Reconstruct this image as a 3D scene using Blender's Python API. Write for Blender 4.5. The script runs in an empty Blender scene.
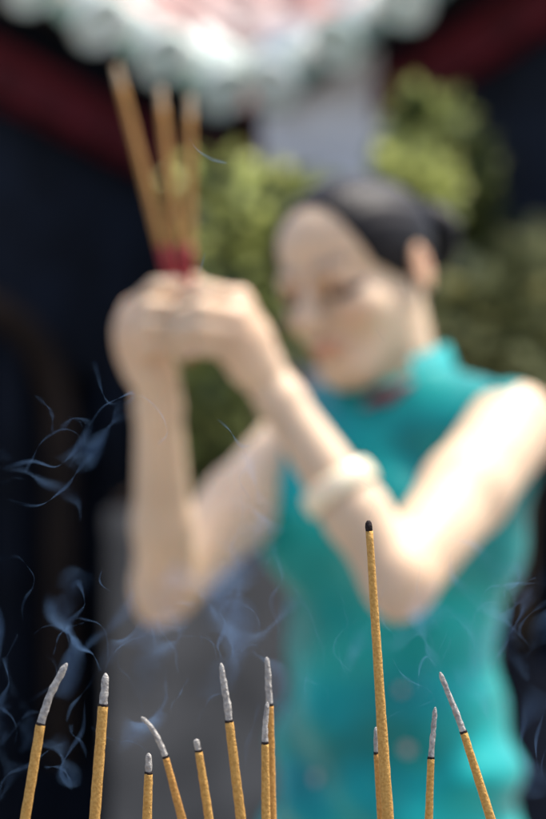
import bpy, bmesh, math, random
import numpy as np
import openvdb
from mathutils import Vector, Matrix, noise as mnoise

sc = bpy.context.scene
COL = sc.collection
R = math.radians
CAMZ = 1.3
K = 36.0 / 85.0 / 819.0


def P(px, py, d):
    """a point of the place from where the photograph shows it and its own distance"""
    return Vector(((px - 273.0) * K * d, d, CAMZ + (409.5 - py) * K * d))


# ------------------------------------------------------------------ helpers
def link(name, me, mat=None, parent=None, smooth=True):
    o = bpy.data.objects.new(name, me)
    COL.objects.link(o)
    if mat is not None:
        for m in (mat if isinstance(mat, (list, tuple)) else [mat]):
            me.materials.append(m)
    if parent is not None:
        o.parent = parent
    if smooth:
        me.polygons.foreach_set('use_smooth', [True] * len(me.polygons))
    return o


def mesh_from(verts, faces):
    me = bpy.data.meshes.new('mesh')
    me.from_pydata([tuple(v) for v in verts], [], [tuple(f) for f in faces])
    me.update()
    return me


def obj(name, bm, mat, parent=None, smooth=True):
    me = bpy.data.meshes.new(name)
    bm.normal_update()
    bm.to_mesh(me)
    bm.free()
    return link(name, me, mat, parent, smooth)


def tag(o, label=None, cat=None, group=None, kind=None):
    if label: o['label'] = label
    if cat: o['category'] = cat
    if group: o['group'] = group
    if kind: o['kind'] = kind
    return o


def empty(name, loc=(0, 0, 0)):
    o = bpy.data.objects.new(name, None)
    COL.objects.link(o)
    o.location = loc
    o.empty_display_size = 0.05
    return o


def box(bm, lo, hi, bevel=0.0, M=None):
    g = bmesh.ops.create_cube(bm, size=1.0)
    vs = g['verts']
    for v in vs:
        v.co = Vector([lo[i] + (v.co[i] + 0.5) * (hi[i] - lo[i]) for i in range(3)])
    if bevel > 0:
        es = list({e for v in vs for e in v.link_edges})
        r = bmesh.ops.bevel(bm, geom=es, offset=bevel, segments=2, affect='EDGES', profile=0.5)
        vs = list({v for f in r['faces'] for v in f.verts} | {v for v in vs if v.is_valid})
    if M is not None:
        for v in vs:
            v.co = M @ v.co
    return vs


def tube(bm, pts, radii, seg=12, cap=True, rough=0.0):
    """a tube through pts (Vectors) with a radius per point"""
    rings = []
    n = len(pts)
    prev = None
    for i, p in enumerate(pts):
        t = (pts[min(i + 1, n - 1)] - pts[max(i - 1, 0)]).normalized()
        if prev is None:
            a = Vector((0, 1, 0)) if abs(t.y) < 0.9 else Vector((1, 0, 0))
            u = t.cross(a).normalized()
        else:
            u = (prev - t * prev.dot(t)).normalized()
        prev = u
        w = t.cross(u)
        ring = []
        for k in range(seg):
            a = 2 * math.pi * k / seg
            r = radii[i]
            if rough:
                r *= 1 + rough * mnoise.noise(p * 420 + Vector((math.cos(a), math.sin(a), 0)) * 1.7)
            ring.append(bm.verts.new(p + (u * math.cos(a) + w * math.sin(a)) * r))
        rings.append(ring)
    for a, b in zip(rings, rings[1:]):
        for k in range(seg):
            bm.faces.new((a[k], a[(k + 1) % seg], b[(k + 1) % seg], b[k]))
    if cap:
        bm.faces.new(rings[0][::-1])
        bm.faces.new(rings[-1])


def lathe(bm, prof, seg=48, c=(0, 0)):
    rings = []
    for r, z in prof:
        rings.append([bm.verts.new((c[0] + r * math.cos(2 * math.pi * k / seg), c[1] + r * math.sin(2 * math.pi * k / seg), z)) for k in range(seg)])
    for a, b in zip(rings, rings[1:]):
        for k in range(seg):
            bm.faces.new((a[k], a[(k + 1) % seg], b[(k + 1) % seg], b[k]))
    bm.faces.new(rings[0][::-1])
    bm.faces.new(rings[-1])


# ------------------------------------------------------------------ materials
def mat(name, base, rough=0.7, spec=0.5, noise_scale=None, var=0.25, bump=0.0, bump_scale=None,
        col2=None, coat=0.0, sheen=0.0, sss=0.0, sss_r=(0.012, 0.004, 0.002), attr=None, metallic=0.0, stretch=None, trans=0.0):
    m = bpy.data.materials.new(name)
    m.use_nodes = True
    nt = m.node_tree
    b = nt.nodes['Principled BSDF']
    b.inputs['Base Color'].default_value = (*base, 1)
    b.inputs['Roughness'].default_value = rough
    b.inputs['Specular IOR Level'].default_value = spec
    b.inputs['Metallic'].default_value = metallic
    b.inputs['Coat Weight'].default_value = coat
    b.inputs['Sheen Weight'].default_value = sheen
    if sss:
        b.inputs['Subsurface Weight'].default_value = sss
        b.inputs['Subsurface Radius'].default_value = (1.0, 0.35, 0.2)
        b.inputs['Subsurface Scale'].default_value = sss_r[0]
    tc = nt.nodes.new('ShaderNodeTexCoord')
    src = tc.outputs['Object']
    if stretch:
        mp = nt.nodes.new('ShaderNodeMapping')
        mp.inputs['Scale'].default_value = stretch
        nt.links.new(src, mp.inputs['Vector'])
        src = mp.outputs['Vector']
    colsock = None
    if noise_scale:
        n = nt.nodes.new('ShaderNodeTexNoise')
        n.inputs['Scale'].default_value = noise_scale
        n.inputs['Detail'].default_value = 6
        nt.links.new(src, n.inputs['Vector'])
        cr = nt.nodes.new('ShaderNodeValToRGB')
        c2 = col2 if col2 else tuple(c * (1 - var) for c in base)
        c1 = base if col2 else tuple(min(1, c * (1 + var)) for c in base)
        cr.color_ramp.elements[0].position = 0.36
        cr.color_ramp.elements[1].position = 0.64
        cr.color_ramp.elements[0].color = (*c2, 1)
        cr.color_ramp.elements[1].color = (*c1, 1)
        nt.links.new(n.outputs['Fac'], cr.inputs['Fac'])
        colsock = cr.outputs['Color']
    if attr:
        at = nt.nodes.new('ShaderNodeAttribute')
        at.attribute_name = attr
        if colsock is not None:
            mx = nt.nodes.new('ShaderNodeMix')
            mx.data_type = 'RGBA'
            mx.blend_type = 'MULTIPLY'
            mx.inputs[0].default_value = 1.0
            nt.links.new(colsock, mx.inputs[6])
            nt.links.new(at.outputs['Color'], mx.inputs[7])
            colsock = mx.outputs[2]
        else:
            colsock = at.outputs['Color']
    if colsock is not None:
        nt.links.new(colsock, b.inputs['Base Color'])
    if bump:
        n2 = nt.nodes.new('ShaderNodeTexNoise')
        n2.inputs['Scale'].default_value = bump_scale or 40
        n2.inputs['Detail'].default_value = 5
        nt.links.new(src, n2.inputs['Vector'])
        bp = nt.nodes.new('ShaderNodeBump')
        bp.inputs['Strength'].default_value = bump
        bp.inputs['Distance'].default_value = 0.01
        nt.links.new(n2.outputs['Fac'], bp.inputs['Height'])
        nt.links.new(bp.outputs['Normal'], b.inputs['Normal'])
    return m


M = {}
M['skin'] = mat('skin', (0.60, 0.435, 0.29), 0.5, 0.35, noise_scale=16, var=0.09, sss=0.2, attr='tint')
M['hair'] = mat('hair', (0.006, 0.005, 0.006), 0.5, 0.18, bump=0.2, bump_scale=60, stretch=(6, 1, 1))
M['satin'] = mat('teal_satin', (0.0, 0.33, 0.31), 0.36, 0.85, noise_scale=6, col2=(0.0, 0.12, 0.12), bump=1.0, bump_scale=11, attr='tint')  # darker teal noise patches paint the shade of folds into the colour
M['satin'].node_tree.nodes['Principled BSDF'].inputs['Specular Tint'].default_value = (0.30, 0.95, 0.92, 1)
M['red_lining'] = mat('red_lining', (0.12, 0.010, 0.018), 0.6, noise_scale=60)
M['jade'] = mat('pale_jade', (0.80, 0.70, 0.49), 0.25, 0.6, noise_scale=30, var=0.1, sss=0.3)
M['shoe'] = mat('black_cloth', (0.02, 0.02, 0.02), 0.8, noise_scale=60)
M['incense'] = mat('incense_paste', (0.50, 0.29, 0.085), 0.9, 0.2, noise_scale=850, col2=(0.37, 0.20, 0.052), bump=0.3, bump_scale=800)
M['incense_dark'] = mat('incense_paste_dark', (0.48, 0.26, 0.075), 0.9, 0.2, noise_scale=850, col2=(0.36, 0.18, 0.048), bump=0.3, bump_scale=900)
M['held_incense'] = mat('brown_incense_paste', (0.46, 0.25, 0.085), 0.9, 0.2, noise_scale=300, col2=(0.36, 0.18, 0.06), bump=0.5, bump_scale=500)
M['ash'] = mat('ash', (0.40, 0.38, 0.345), 1.0, 0.1, noise_scale=500, col2=(0.22, 0.21, 0.20), bump=0.35, bump_scale=700)
M['pale_ash'] = mat('warm_pale_ash', (0.50, 0.37, 0.24), 1.0, 0.1, noise_scale=300, var=0.2)
M['char'] = mat('char', (0.045, 0.035, 0.035), 0.95, 0.1, noise_scale=500, bump=1.0, bump_scale=700)
M['bamboo'] = mat('red_dyed_bamboo', (0.24, 0.013, 0.014), 0.7, noise_scale=200)
M['bronze'] = mat('aged_bronze', (0.13, 0.09, 0.045), 0.5, metallic=0.7, noise_scale=14, bump=0.3, bump_scale=50)
M['sand'] = mat('burner_ash', (0.38, 0.34, 0.29), 1.0, 0.1, noise_scale=120, bump=1.0, bump_scale=160)
M['stone'] = mat('grey_stone', (0.20, 0.185, 0.17), 0.9, 0.3, noise_scale=7, var=0.3, bump=0.6, bump_scale=30)
M['planter'] = mat('weathered_grey_stone', (0.10, 0.095, 0.088), 0.9, 0.3, noise_scale=5, var=0.3, bump=0.6, bump_scale=24)
M['plaster'] = mat('grey_white_plaster', (0.80, 0.78, 0.79), 0.9, 0.2, noise_scale=5, var=0.12, bump=0.2, bump_scale=20)
M['glaze'] = mat('pale_green_glaze', (0.78, 0.82, 0.77), 0.6, 0.3, noise_scale=9, col2=(0.50, 0.62, 0.54), bump=0.2, bump_scale=30)
M['clay'] = mat('pink_clay_tile', (0.50, 0.22, 0.17), 0.85, 0.3, noise_scale=6, col2=(0.42, 0.34, 0.29), bump=0.5, bump_scale=30)
M['glaze_dark'] = mat('dark_green_glaze', (0.16, 0.24, 0.20), 0.35, 0.5, noise_scale=9)
M['clay_cover'] = mat('pale_pink_clay', (0.60, 0.50, 0.46), 0.85, 0.3, noise_scale=4, col2=(0.50, 0.22, 0.18), bump=0.5, bump_scale=30)
M['redbeam'] = mat('maroon_lacquer', (0.10, 0.009, 0.016), 0.6, 0.3, noise_scale=7, var=0.35)
M['dark'] = mat('black_blue_lacquer', (0.0055, 0.009, 0.018), 0.65, 0.25, noise_scale=5, var=0.4)
M['darkbrown'] = mat('dark_brown_timber', (0.025, 0.016, 0.012), 0.7, 0.25, noise_scale=5, var=0.3)
M['bark'] = mat('bark', (0.11, 0.08, 0.05), 0.95, 0.2, noise_scale=30, bump=1.0, bump_scale=50)
M['soil'] = mat('soil', (0.05, 0.035, 0.025), 1.0, 0.1, noise_scale=40, bump=1.0, bump_scale=60)
M['pot'] = mat('dark_blue_glazed_pot', (0.008, 0.011, 0.02), 0.7, 0.2, noise_scale=8)


def paving():
    m = bpy.data.materials.new('paving')
    m.use_nodes = True
    nt = m.node_tree
    b = nt.nodes['Principled BSDF']
    b.inputs['Roughness'].default_value = 0.9
    tc = nt.nodes.new('ShaderNodeTexCoord')
    br = nt.nodes.new('ShaderNodeTexBrick')
    br.inputs['Scale'].default_value = 2.0
    br.inputs['Color1'].default_value = (0.24, 0.22, 0.20, 1)
    br.inputs['Color2'].default_value = (0.18, 0.165, 0.15, 1)
    br.inputs['Mortar'].default_value = (0.07, 0.065, 0.06, 1)
    br.inputs['Mortar Size'].default_value = 0.012
    nt.links.new(tc.outputs['Object'], br.inputs['Vector'])
    nt.links.new(br.outputs['Color'], b.inputs['Base Color'])
    return m


def leafmat(name, c1, c2):
    m = bpy.data.materials.new(name)
    m.use_nodes = True
    nt = m.node_tree
    b = nt.nodes['Principled BSDF']
    b.inputs['Roughness'].default_value = 0.35
    at = nt.nodes.new('ShaderNodeAttribute')
    at.attribute_name = 'leafvar'
    cr = nt.nodes.new('ShaderNodeValToRGB')
    cr.color_ramp.elements[0].color = (*c1, 1)
    cr.color_ramp.elements[1].color = (*c2, 1)
    nt.links.new(at.outputs['Fac'], cr.inputs['Fac'])
    nt.links.new(cr.outputs['Color'], b.inputs['Base Color'])
    tr = nt.nodes.new('ShaderNodeBsdfTranslucent')
    nt.links.new(cr.outputs['Color'], tr.inputs['Color'])
    mx = nt.nodes.new('ShaderNodeMixShader')
    mx.inputs[0].default_value = 0.35
    nt.links.new(b.outputs[0], mx.inputs[1])
    nt.links.new(tr.outputs[0], mx.inputs[2])
    nt.links.new(mx.outputs[0], nt.nodes['Material Output'].inputs['Surface'])
    return m


M['leaf'] = leafmat('green_leaf', (0.022, 0.04, 0.015), (0.62, 0.66, 0.22))
M['leaf_yellow'] = leafmat('yellow_green_leaf', (0.11, 0.13, 0.05), (0.70, 0.66, 0.30))


def smokemat(name, dens, scale):
    """thin sheet of smoke: mostly clear, bluish where it is dense"""
    m = bpy.data.materials.new(name)
    m.use_nodes = True
    nt = m.node_tree
    nt.nodes.remove(nt.nodes['Principled BSDF'])
    out = nt.nodes['Material Output']
    uv = nt.nodes.new('ShaderNodeAttribute')
    uv.attribute_name = 'dens'
    tc = nt.nodes.new('ShaderNodeTexCoord')
    n = nt.nodes.new('ShaderNodeTexNoise')
    n.inputs['Scale'].default_value = scale
    n.inputs['Detail'].default_value = 3
    nt.links.new(tc.outputs['Object'], n.inputs['Vector'])
    mr = nt.nodes.new('ShaderNodeMapRange')
    mr.inputs['From Min'].default_value = 0.36
    mr.inputs['From Max'].default_value = 0.68
    mr.clamp = True
    nt.links.new(n.outputs['Fac'], mr.inputs['Value'])
    mu = nt.nodes.new('ShaderNodeMath'); mu.operation = 'MULTIPLY'
    nt.links.new(uv.outputs['Fac'], mu.inputs[0]); nt.links.new(mr.outputs[0], mu.inputs[1])
    mu2 = nt.nodes.new('ShaderNodeMath'); mu2.operation = 'MULTIPLY'
    mu2.inputs[1].default_value = dens
    nt.links.new(mu.outputs[0], mu2.inputs[0])
    tr = nt.nodes.new('ShaderNodeBsdfTransparent')
    d = nt.nodes.new('ShaderNodeBsdfDiffuse'); d.inputs['Color'].default_value = (0.26, 0.48, 0.85, 1)
    t = nt.nodes.new('ShaderNodeBsdfTranslucent'); t.inputs['Color'].default_value = (0.26, 0.48, 0.85, 1)
    a = nt.nodes.new('ShaderNodeMixShader'); a.inputs[0].default_value = 0.5
    nt.links.new(d.outputs[0], a.inputs[1]); nt.links.new(t.outputs[0], a.inputs[2])
    mx = nt.nodes.new('ShaderNodeMixShader')
    nt.links.new(mu2.outputs[0], mx.inputs[0])
    nt.links.new(tr.outputs[0], mx.inputs[1]); nt.links.new(a.outputs[0], mx.inputs[2])
    nt.links.new(mx.outputs[0], out.inputs['Surface'])
    return m


M['smoke_thread'] = smokemat('smoke_thread', 0.22, 30)
M['smoke_veil'] = smokemat('smoke_veil', 0.16, 34)

# ------------------------------------------------------------------ world, sun, camera
SUN_EL, SUN_AZ = R(67), R(66)      # azimuth clockwise from +Y: high up, to the right and a little behind the woman
w = bpy.data.worlds.new('World')
sc.world = w
w.use_nodes = True
wn = w.node_tree
sky = wn.nodes.new('ShaderNodeTexSky')
sky.sky_type = 'NISHITA'
sky.sun_disc = False
sky.sun_elevation = SUN_EL
sky.sun_rotation = SUN_AZ
sky.air_density = 1.0
sky.dust_density = 4.0
wn.links.new(sky.outputs[0], wn.nodes['Background'].inputs['Color'])
wn.nodes['Background'].inputs['Strength'].default_value = 0.13
sd = bpy.data.lights.new('sun', 'SUN')
sd.energy = 3.0
sd.angle = R(12)
sd.color = (1.0, 0.95, 0.88)
so = bpy.data.objects.new('sun', sd)
COL.objects.link(so)
sdir = Vector((math.cos(SUN_EL) * math.sin(SUN_AZ), math.cos(SUN_EL) * math.cos(SUN_AZ), math.sin(SUN_EL)))
so.rotation_euler = sdir.to_track_quat('Z', 'Y').to_euler()
so.location = sdir * 10

cd = bpy.data.cameras.new('camera')
cam = bpy.data.objects.new('camera', cd)
COL.objects.link(cam)
cam.location = (0, 0, CAMZ)
cam.rotation_euler = (R(90), 0, 0)
cd.sensor_fit = 'VERTICAL'
cd.sensor_height = 36
cd.lens = 85
cd.clip_start = 0.05
cd.clip_end = 500
cd.dof.use_dof = True
cd.dof.focus_distance = 0.805
cd.dof.aperture_fstop = 5.0
sc.camera = cam

vs_ = sc.view_settings
vs_.view_transform = 'Standard'
vs_.look = 'None'
vs_.gamma = 1
vs_.use_curve_mapping = False
vs_.exposure = 1.3
sc.cycles.use_denoising = True
sc.cycles.denoiser = 'OPENIMAGEDENOISE'
sc.cycles.transparent_max_bounces = 32
sc.cycles.max_bounces = 8
sc.cycles.use_adaptive_sampling = False

# ------------------------------------------------------------------ signed distance modelling
class Field:
    def __init__(s, lo, hi, vox):
        s.vox = vox
        s.lo = np.array(lo, float)
        s.n = np.ceil((np.array(hi) - s.lo) / vox).astype(int) + 1
        s.f = np.full(tuple(s.n), 0.08, np.float32)

    def sub(s, lo, hi):
        a = np.clip(np.floor((np.array(lo) - s.lo) / s.vox).astype(int), 0, s.n)
        b = np.clip(np.ceil((np.array(hi) - s.lo) / s.vox).astype(int) + 1, 0, s.n)
        sl = tuple(slice(a[i], b[i]) for i in range(3))
        if any(b[i] <= a[i] for i in range(3)):
            return None, None
        g = np.meshgrid(*[s.lo[i] + np.arange(a[i], b[i]) * s.vox for i in range(3)], indexing='ij')
        return sl, np.stack(g, -1).astype(np.float32)

    def add(s, fn, lo, hi, k=0.01, op='add'):
        pad = k * 1.5 + 4 * s.vox
        sl, p = s.sub(np.array(lo) - pad, np.array(hi) + pad)
        if sl is None:
            return
        d = fn(p).astype(np.float32)
        a = s.f[sl]
        if op == 'add':
            h = np.clip(0.5 + 0.5 * (a - d) / k, 0, 1)
            s.f[sl] = a * (1 - h) + d * h - k * h * (1 - h)
        else:
            d = -d
            h = np.clip(0.5 - 0.5 * (a - d) / k, 0, 1)
            s.f[sl] = a * (1 - h) + d * h + k * h * (1 - h)

    def cone(s, a, b, r1, r2, k=0.01, op='add'):
        a = np.array(a, float); b = np.array(b, float)
        ba = b - a; L2 = float(ba @ ba)

        def fn(p):
            t = np.clip(((p - a) @ ba) / L2, 0, 1)
            q = p - (a + t[..., None] * ba)
            return np.sqrt((q * q).sum(-1)) - (r1 + (r2 - r1) * t)
        r = max(r1, r2)
        s.add(fn, np.minimum(a, b) - r, np.maximum(a, b) + r, k, op)

    def ell(s, c, rad, B=None, k=0.01, op='add'):
        c = np.array(c, float); rad = np.array(rad, float) * (HS if B is HB else 1.0)
        B = np.eye(3) if B is None else np.array(B)

        def fn(p):
            q = (p - c) @ B.T
            k0 = np.sqrt(((q / rad) ** 2).sum(-1))
            k1 = np.sqrt(((q / rad ** 2) ** 2).sum(-1)) + 1e-6
            return k0 * (k0 - 1) / k1
        r = rad.max()
        s.add(fn, c - r, c + r, k, op)

    def mesh(s, relax=1):
        g = openvdb.FloatGrid(0.08)
        g.copyFromArray(np.ascontiguousarray(s.f))
        v, q = g.convertToQuads(isovalue=0.0)
        v = np.asarray(v, float) * s.vox + s.lo
        me = bpy.data.meshes.new('skin')
        me.vertices.add(len(v)); me.vertices.foreach_set('co', v.ravel())
        q = np.asarray(q)[:, ::-1]
        me.loops.add(q.size); me.loops.foreach_set('vertex_index', q.ravel().astype(np.int32))
        me.polygons.add(len(q)); me.polygons.foreach_set('loop_start', (np.arange(len(q)) * 4).astype(np.int32))
        me.update(calc_edges=True)
        me.validate()
        return me, v


def set_tint(me, cols):
    at = me.color_attributes.new('tint', 'FLOAT_COLOR', 'POINT')
    c = np.ones((len(me.vertices), 4), np.float32)
    c[:, :3] = cols
    at.data.foreach_set('color', c.ravel())


# ------------------------------------------------------------------ the woman
TH = R(38)
Lx = np.array([math.cos(TH), -math.sin(TH), 0]); Fx = np.array([-math.sin(TH), -math.cos(TH), 0]); Zx = np.array([0, 0, 1.0])
TB = np.stack([Lx, Fx, Zx])
NB = np.array([0.134, 1.985, 1.312])
CC = np.array([0.128, 1.985, 1.195])
WC = np.array([0.118, 1.99, 1.03])
HC = np.array([0.126, 1.99, 0.86])
SL = np.array(P(513, 427, 1.87)); SR = np.array(P(296, 448, 2.05))
EL = np.array(P(400, 579, 1.66)); ER = np.array(P(166, 586, 1.85))
WL = np.array(P(265, 377, 1.705)); WR = np.array(P(157, 380, 1.725))

# head frame
HA, HP, HR = R(40), R(14), R(8)
l = np.array([math.cos(HA), -math.sin(HA), 0])
f = np.array([-math.sin(HA) * math.cos(HP), -math.cos(HA) * math.cos(HP), -math.sin(HP)])
u = np.cross(-l, f)
l, u = l * math.cos(HR) + u * math.sin(HR), u * math.cos(HR) - l * math.sin(HR)
HB = np.stack([l, f, u])
HO = np.array(P(364, 279, 1.965))


HS = 0.955


def H(x, y, z):
    return HO + (x * l + y * f + z * u) * HS


def torso(F, off=0.0, dress=False):
    o = off
    F.ell(CC, (0.138 + o, 0.098 + o, 0.150 + o), TB, 0.03)
    F.ell(CC + Lx * 0.0 + Zx * 0.055, (0.148 + o, 0.070 + o, 0.065 + o), TB, 0.03)
    F.ell(WC, (0.108 + o, 0.085 + o, 0.15 + o), TB, 0.04)
    F.ell(HC, (0.127 + o, 0.104 + o, 0.17 + o), TB, 0.05)
    for sgn in (-1, 1):
        F.ell(CC + Fx * 0.062 + Lx * sgn * 0.062 - Zx * 0.015, (0.052 + o, 0.052 + o, 0.055 + o), TB, 0.03)
        sh = SL if sgn > 0 else SR
        m = NB - Zx * 0.035 + (sh - NB) * 0.3
        F.cone(m, sh * 0.97 + NB * 0.03 - Zx * 0.004, 0.042 + o, 0.040 + o, 0.03)
        F.cone(NB - Zx * 0.012, NB * 0.4 + sh * 0.6 + Zx * 0.002, 0.040 + o, 0.030 + o, 0.025)


def build_body():
    F = Field((-0.22, 1.52, -0.01), (0.36, 2.24, 1.60), 0.0033)
    torso(F, -0.007)
    # neck
    F.cone(NB - Zx * 0.02, H(0, -0.022, -0.04), 0.046, 0.041, 0.015)
    # legs, feet
    for sgn in (-1, 1):
        hip = HC + Lx * sgn * 0.075 - Zx * 0.03
        kn = np.array([HC[0], HC[1], 0.45]) + Lx * sgn * 0.075 + Fx * 0.01
        an = np.array([HC[0], HC[1], 0.08]) + Lx * sgn * 0.075 - Fx * 0.01
        F.cone(hip, kn, 0.066, 0.05, 0.03)
        F.cone(kn, kn * 0.7 + an * 0.3 - Fx * 0.012, 0.050, 0.052, 0.02)
        F.cone(kn * 0.7 + an * 0.3 - Fx * 0.012, an, 0.052, 0.031, 0.02)
        F.cone(an - Zx * 0.045, an - Zx * 0.055 + Fx * 0.13, 0.030, 0.022, 0.02)
    # arms
    for S, E, W_, in ((SL, EL, WL), (SR, ER, WR)):
        F.cone(S, S * 0.55 + E * 0.45, 0.043, 0.040, 0.02)
        F.cone(S * 0.55 + E * 0.45, E, 0.040, 0.032, 0.015)
        F.ell(E + (E - S) / np.linalg.norm(E - S) * 0.022 + (E - W_) / np.linalg.norm(E - W_) * 0.012, (0.013, 0.013, 0.013), None, 0.02)
        F.cone(E, E * 0.68 + W_ * 0.32, 0.0298, 0.0275, 0.012)
        F.cone(E * 0.68 + W_ * 0.32, W_ * 0.88 + E * 0.12, 0.0275, 0.0200, 0.012)
        F.cone(W_ * 0.88 + E * 0.12, W_, 0.0205, 0.0200, 0.01)
    # hands: palms close on the sticks, four fingers of each stacked, thumbs towards the face
    def hand(W_, mcp, fingers, thumb, palm_k=0.012):
        m0 = np.array(mcp[0]); m3 = np.array(mcp[3])
        for i, m_ in enumerate(mcp):
            m_ = np.array(m_)
            base = W_ + (m_ - W_) * 0.25
            F.cone(base, m_, 0.0155, 0.0108, palm_k)
        F.cone((W_ + m0) / 2, (W_ + m3) / 2, 0.0155, 0.0145, 0.012)
        for fg in fingers:
            pts = [np.array(q) for q in fg]
            rr = [0.0090, 0.0083, 0.0076, 0.0067]
            for a, b, r1, r2 in zip(pts, pts[1:], rr, rr[1:]):
                F.cone(a, b, r1, r2, 0.0022)
        tp = [np.array(q) for q in thumb]
        for a, b, r1, r2 in zip(tp, tp[1:], (0.016, 0.0125, 0.0105), (0.0125, 0.0105, 0.009)):
            F.cone(a, b, r1, r2, 0.006)

    lm = [P(240, 299, 1.675), P(237, 317, 1.663), P(232, 334, 1.66), P(227, 350, 1.668)]
    lf = [(lm[0], P(205, 291, 1.650), P(186, 297, 1.662), P(180, 306, 1.682)),
          (lm[1], P(201, 309, 1.640), P(181, 315, 1.652), P(177, 323, 1.676)),
          (lm[2], P(199, 328, 1.640), P(180, 332, 1.652), P(177, 340, 1.676)),
          (lm[3], P(202, 346, 1.652), P(187, 348, 1.660), P(183, 354, 1.680))]
    hand(WL, lm, lf, (P(246, 350, 1.715), P(222, 318, 1.735), P(203, 296, 1.728), P(190, 282, 1.712)))
    rm = [P(133, 309, 1.705), P(126, 325, 1.700), P(127, 341, 1.702), P(132, 355, 1.710)]
    rf = [(rm[0], P(156, 288, 1.682), P(176, 286, 1.688), P(188, 292, 1.700)),
          (rm[1], P(149, 307, 1.670), P(168, 308, 1.672), P(182, 312, 1.690)),
          (rm[2], P(147, 326, 1.668), P(167, 328, 1.670), P(180, 330, 1.690)),
          (rm[3], P(150, 344, 1.676), P(168, 346, 1.678), P(179, 347, 1.694))]
    hand(WR, rm, rf, (P(146, 352, 1.735), P(150, 320, 1.745), P(163, 297, 1.735), P(175, 281, 1.715)))
    # head
    F.ell(H(0, -0.004, 0.033), (0.070, 0.083, 0.070), HB, 0.02)
    F.ell(H(0, 0.040, 0.045), (0.058, 0.050, 0.050), HB, 0.02)
    F.ell(H(0, 0.040, -0.034), (0.047, 0.048, 0.054), HB, 0.02)
    F.ell(H(0, 0.055, -0.082), (0.026, 0.030, 0.024), HB, 0.025)
    for sg in (-1, 1):
        F.cone(H(sg * 0.050, 0.010, -0.026), H(sg * 0.016, 0.064, -0.084), 0.013, 0.014, 0.018)
        F.ell(H(sg * 0.036, 0.058, -0.022), (0.024, 0.027, 0.023), HB, 0.02)
        F.ell(H(sg * 0.031, 0.102, 0.008), (0.017, 0.014, 0.011), HB, 0.012, 'cut')
        F.ell(H(sg * 0.031, 0.078, 0.006), (0.0145, 0.0135, 0.012), HB, 0.004)
        F.cone(H(sg * 0.016, 0.094, 0.022), H(sg * 0.044, 0.080, 0.022), 0.006, 0.005, 0.012)
        F.ell(H(sg * 0.0105, 0.101, -0.026), (0.007, 0.009, 0.006), HB, 0.005)
        # ear
        F.ell(H(sg * 0.073, -0.006, -0.002), (0.006, 0.0145, 0.0265), HB, 0.006)
        F.ell(H(sg * 0.079, -0.003, 0.002), (0.004, 0.008, 0.015), HB, 0.004, 'cut')
    F.cone(H(0, 0.090, 0.012), H(0, 0.110, -0.022), 0.0065, 0.0095, 0.008)
    F.ell(H(0, 0.088, -0.052), (0.025, 0.013, 0.0065), HB, 0.004)
    F.ell(H(0, 0.087, -0.062), (0.021, 0.013, 0.0065), HB, 0.004)
    me, v = F.mesh()
    # skin tone, lips, brows and lash lines
    q = (v - HO) @ HB.T / HS
    col = np.ones((len(v), 3), np.float32)

    def paint(mask, c):
        mm = np.clip(mask, 0, 1)[:, None]
        col[:] = col * (1 - mm) + np.array(c) * mm
    near = (q[:, 1] > 0.05) * (np.linalg.norm(q, axis=1) < 0.145)
    paint(near * np.clip(1.6 - np.sqrt((q[:, 0] / 0.026) ** 2 + ((q[:, 2] + 0.057) / 0.0105) ** 2) * 1.2, 0, 1) * near * (q[:, 1] > .08), (0.86, 0.58, 0.52))
    for c_, rad_, tone_ in ((EL, 0.06, (0.90, 0.78, 0.70)), (ER, 0.06, (0.90, 0.78, 0.70)), (np.array(P(236, 325, 1.665)), 0.05, (0.97, 0.85, 0.80)), (np.array(P(126, 330, 1.70)), 0.05, (0.97, 0.85, 0.80))):
        dd_ = np.linalg.norm(v - c_, axis=1)
        paint(np.clip(1 - dd_ / rad_, 0, 1) * 0.8, tone_)
    for sg in (-1, 1):
        paint(np.clip(1.6 - np.sqrt(((sg * q[:, 0] - 0.077) / 0.012) ** 2 + ((q[:, 1] + 0.006) / 0.018) ** 2 + (q[:, 2] / 0.03) ** 2), 0, 1) * 0.7, (0.92, 0.66, 0.56))
        x = sg * q[:, 0]
        paint(near * np.clip(1 - np.sqrt(((x - 0.038) / 0.024) ** 2 + ((q[:, 2] + 0.028) / 0.022) ** 2), 0, 1) * 0.5, (0.95, 0.72, 0.66))
        brow = 0.024 + 0.006 * np.sin(np.clip((x - 0.012) / 0.036, 0, 1) * 2.4)
        paint(near * np.clip(2 - np.abs(q[:, 2] - brow) / 0.0034, 0, 1) * (x > 0.013) * (x < 0.050) * 0.6, (0.22, 0.17, 0.15))
        lid = -0.002 - 0.004 * np.cos((x - 0.031) / 0.016 * 1.4)
        paint(near * np.clip(2 - np.abs(q[:, 2] - lid) / 0.0034, 0, 1) * (np.abs(x - 0.031) < 0.018), (0.06, 0.05, 0.05))
        paint(near * np.clip(1.2 - np.sqrt(((x - 0.031) / 0.018) ** 2 + ((q[:, 2] - 0.008) / 0.009) ** 2), 0, 1) * 0.85, (0.44, 0.30, 0.26))
    set_tint(me, col)
    return link('person', me, M['skin'])


woman = build_body()
tag(woman, 'woman in a teal sleeveless dress, head bowed over raised clasped hands', 'person')


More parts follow.
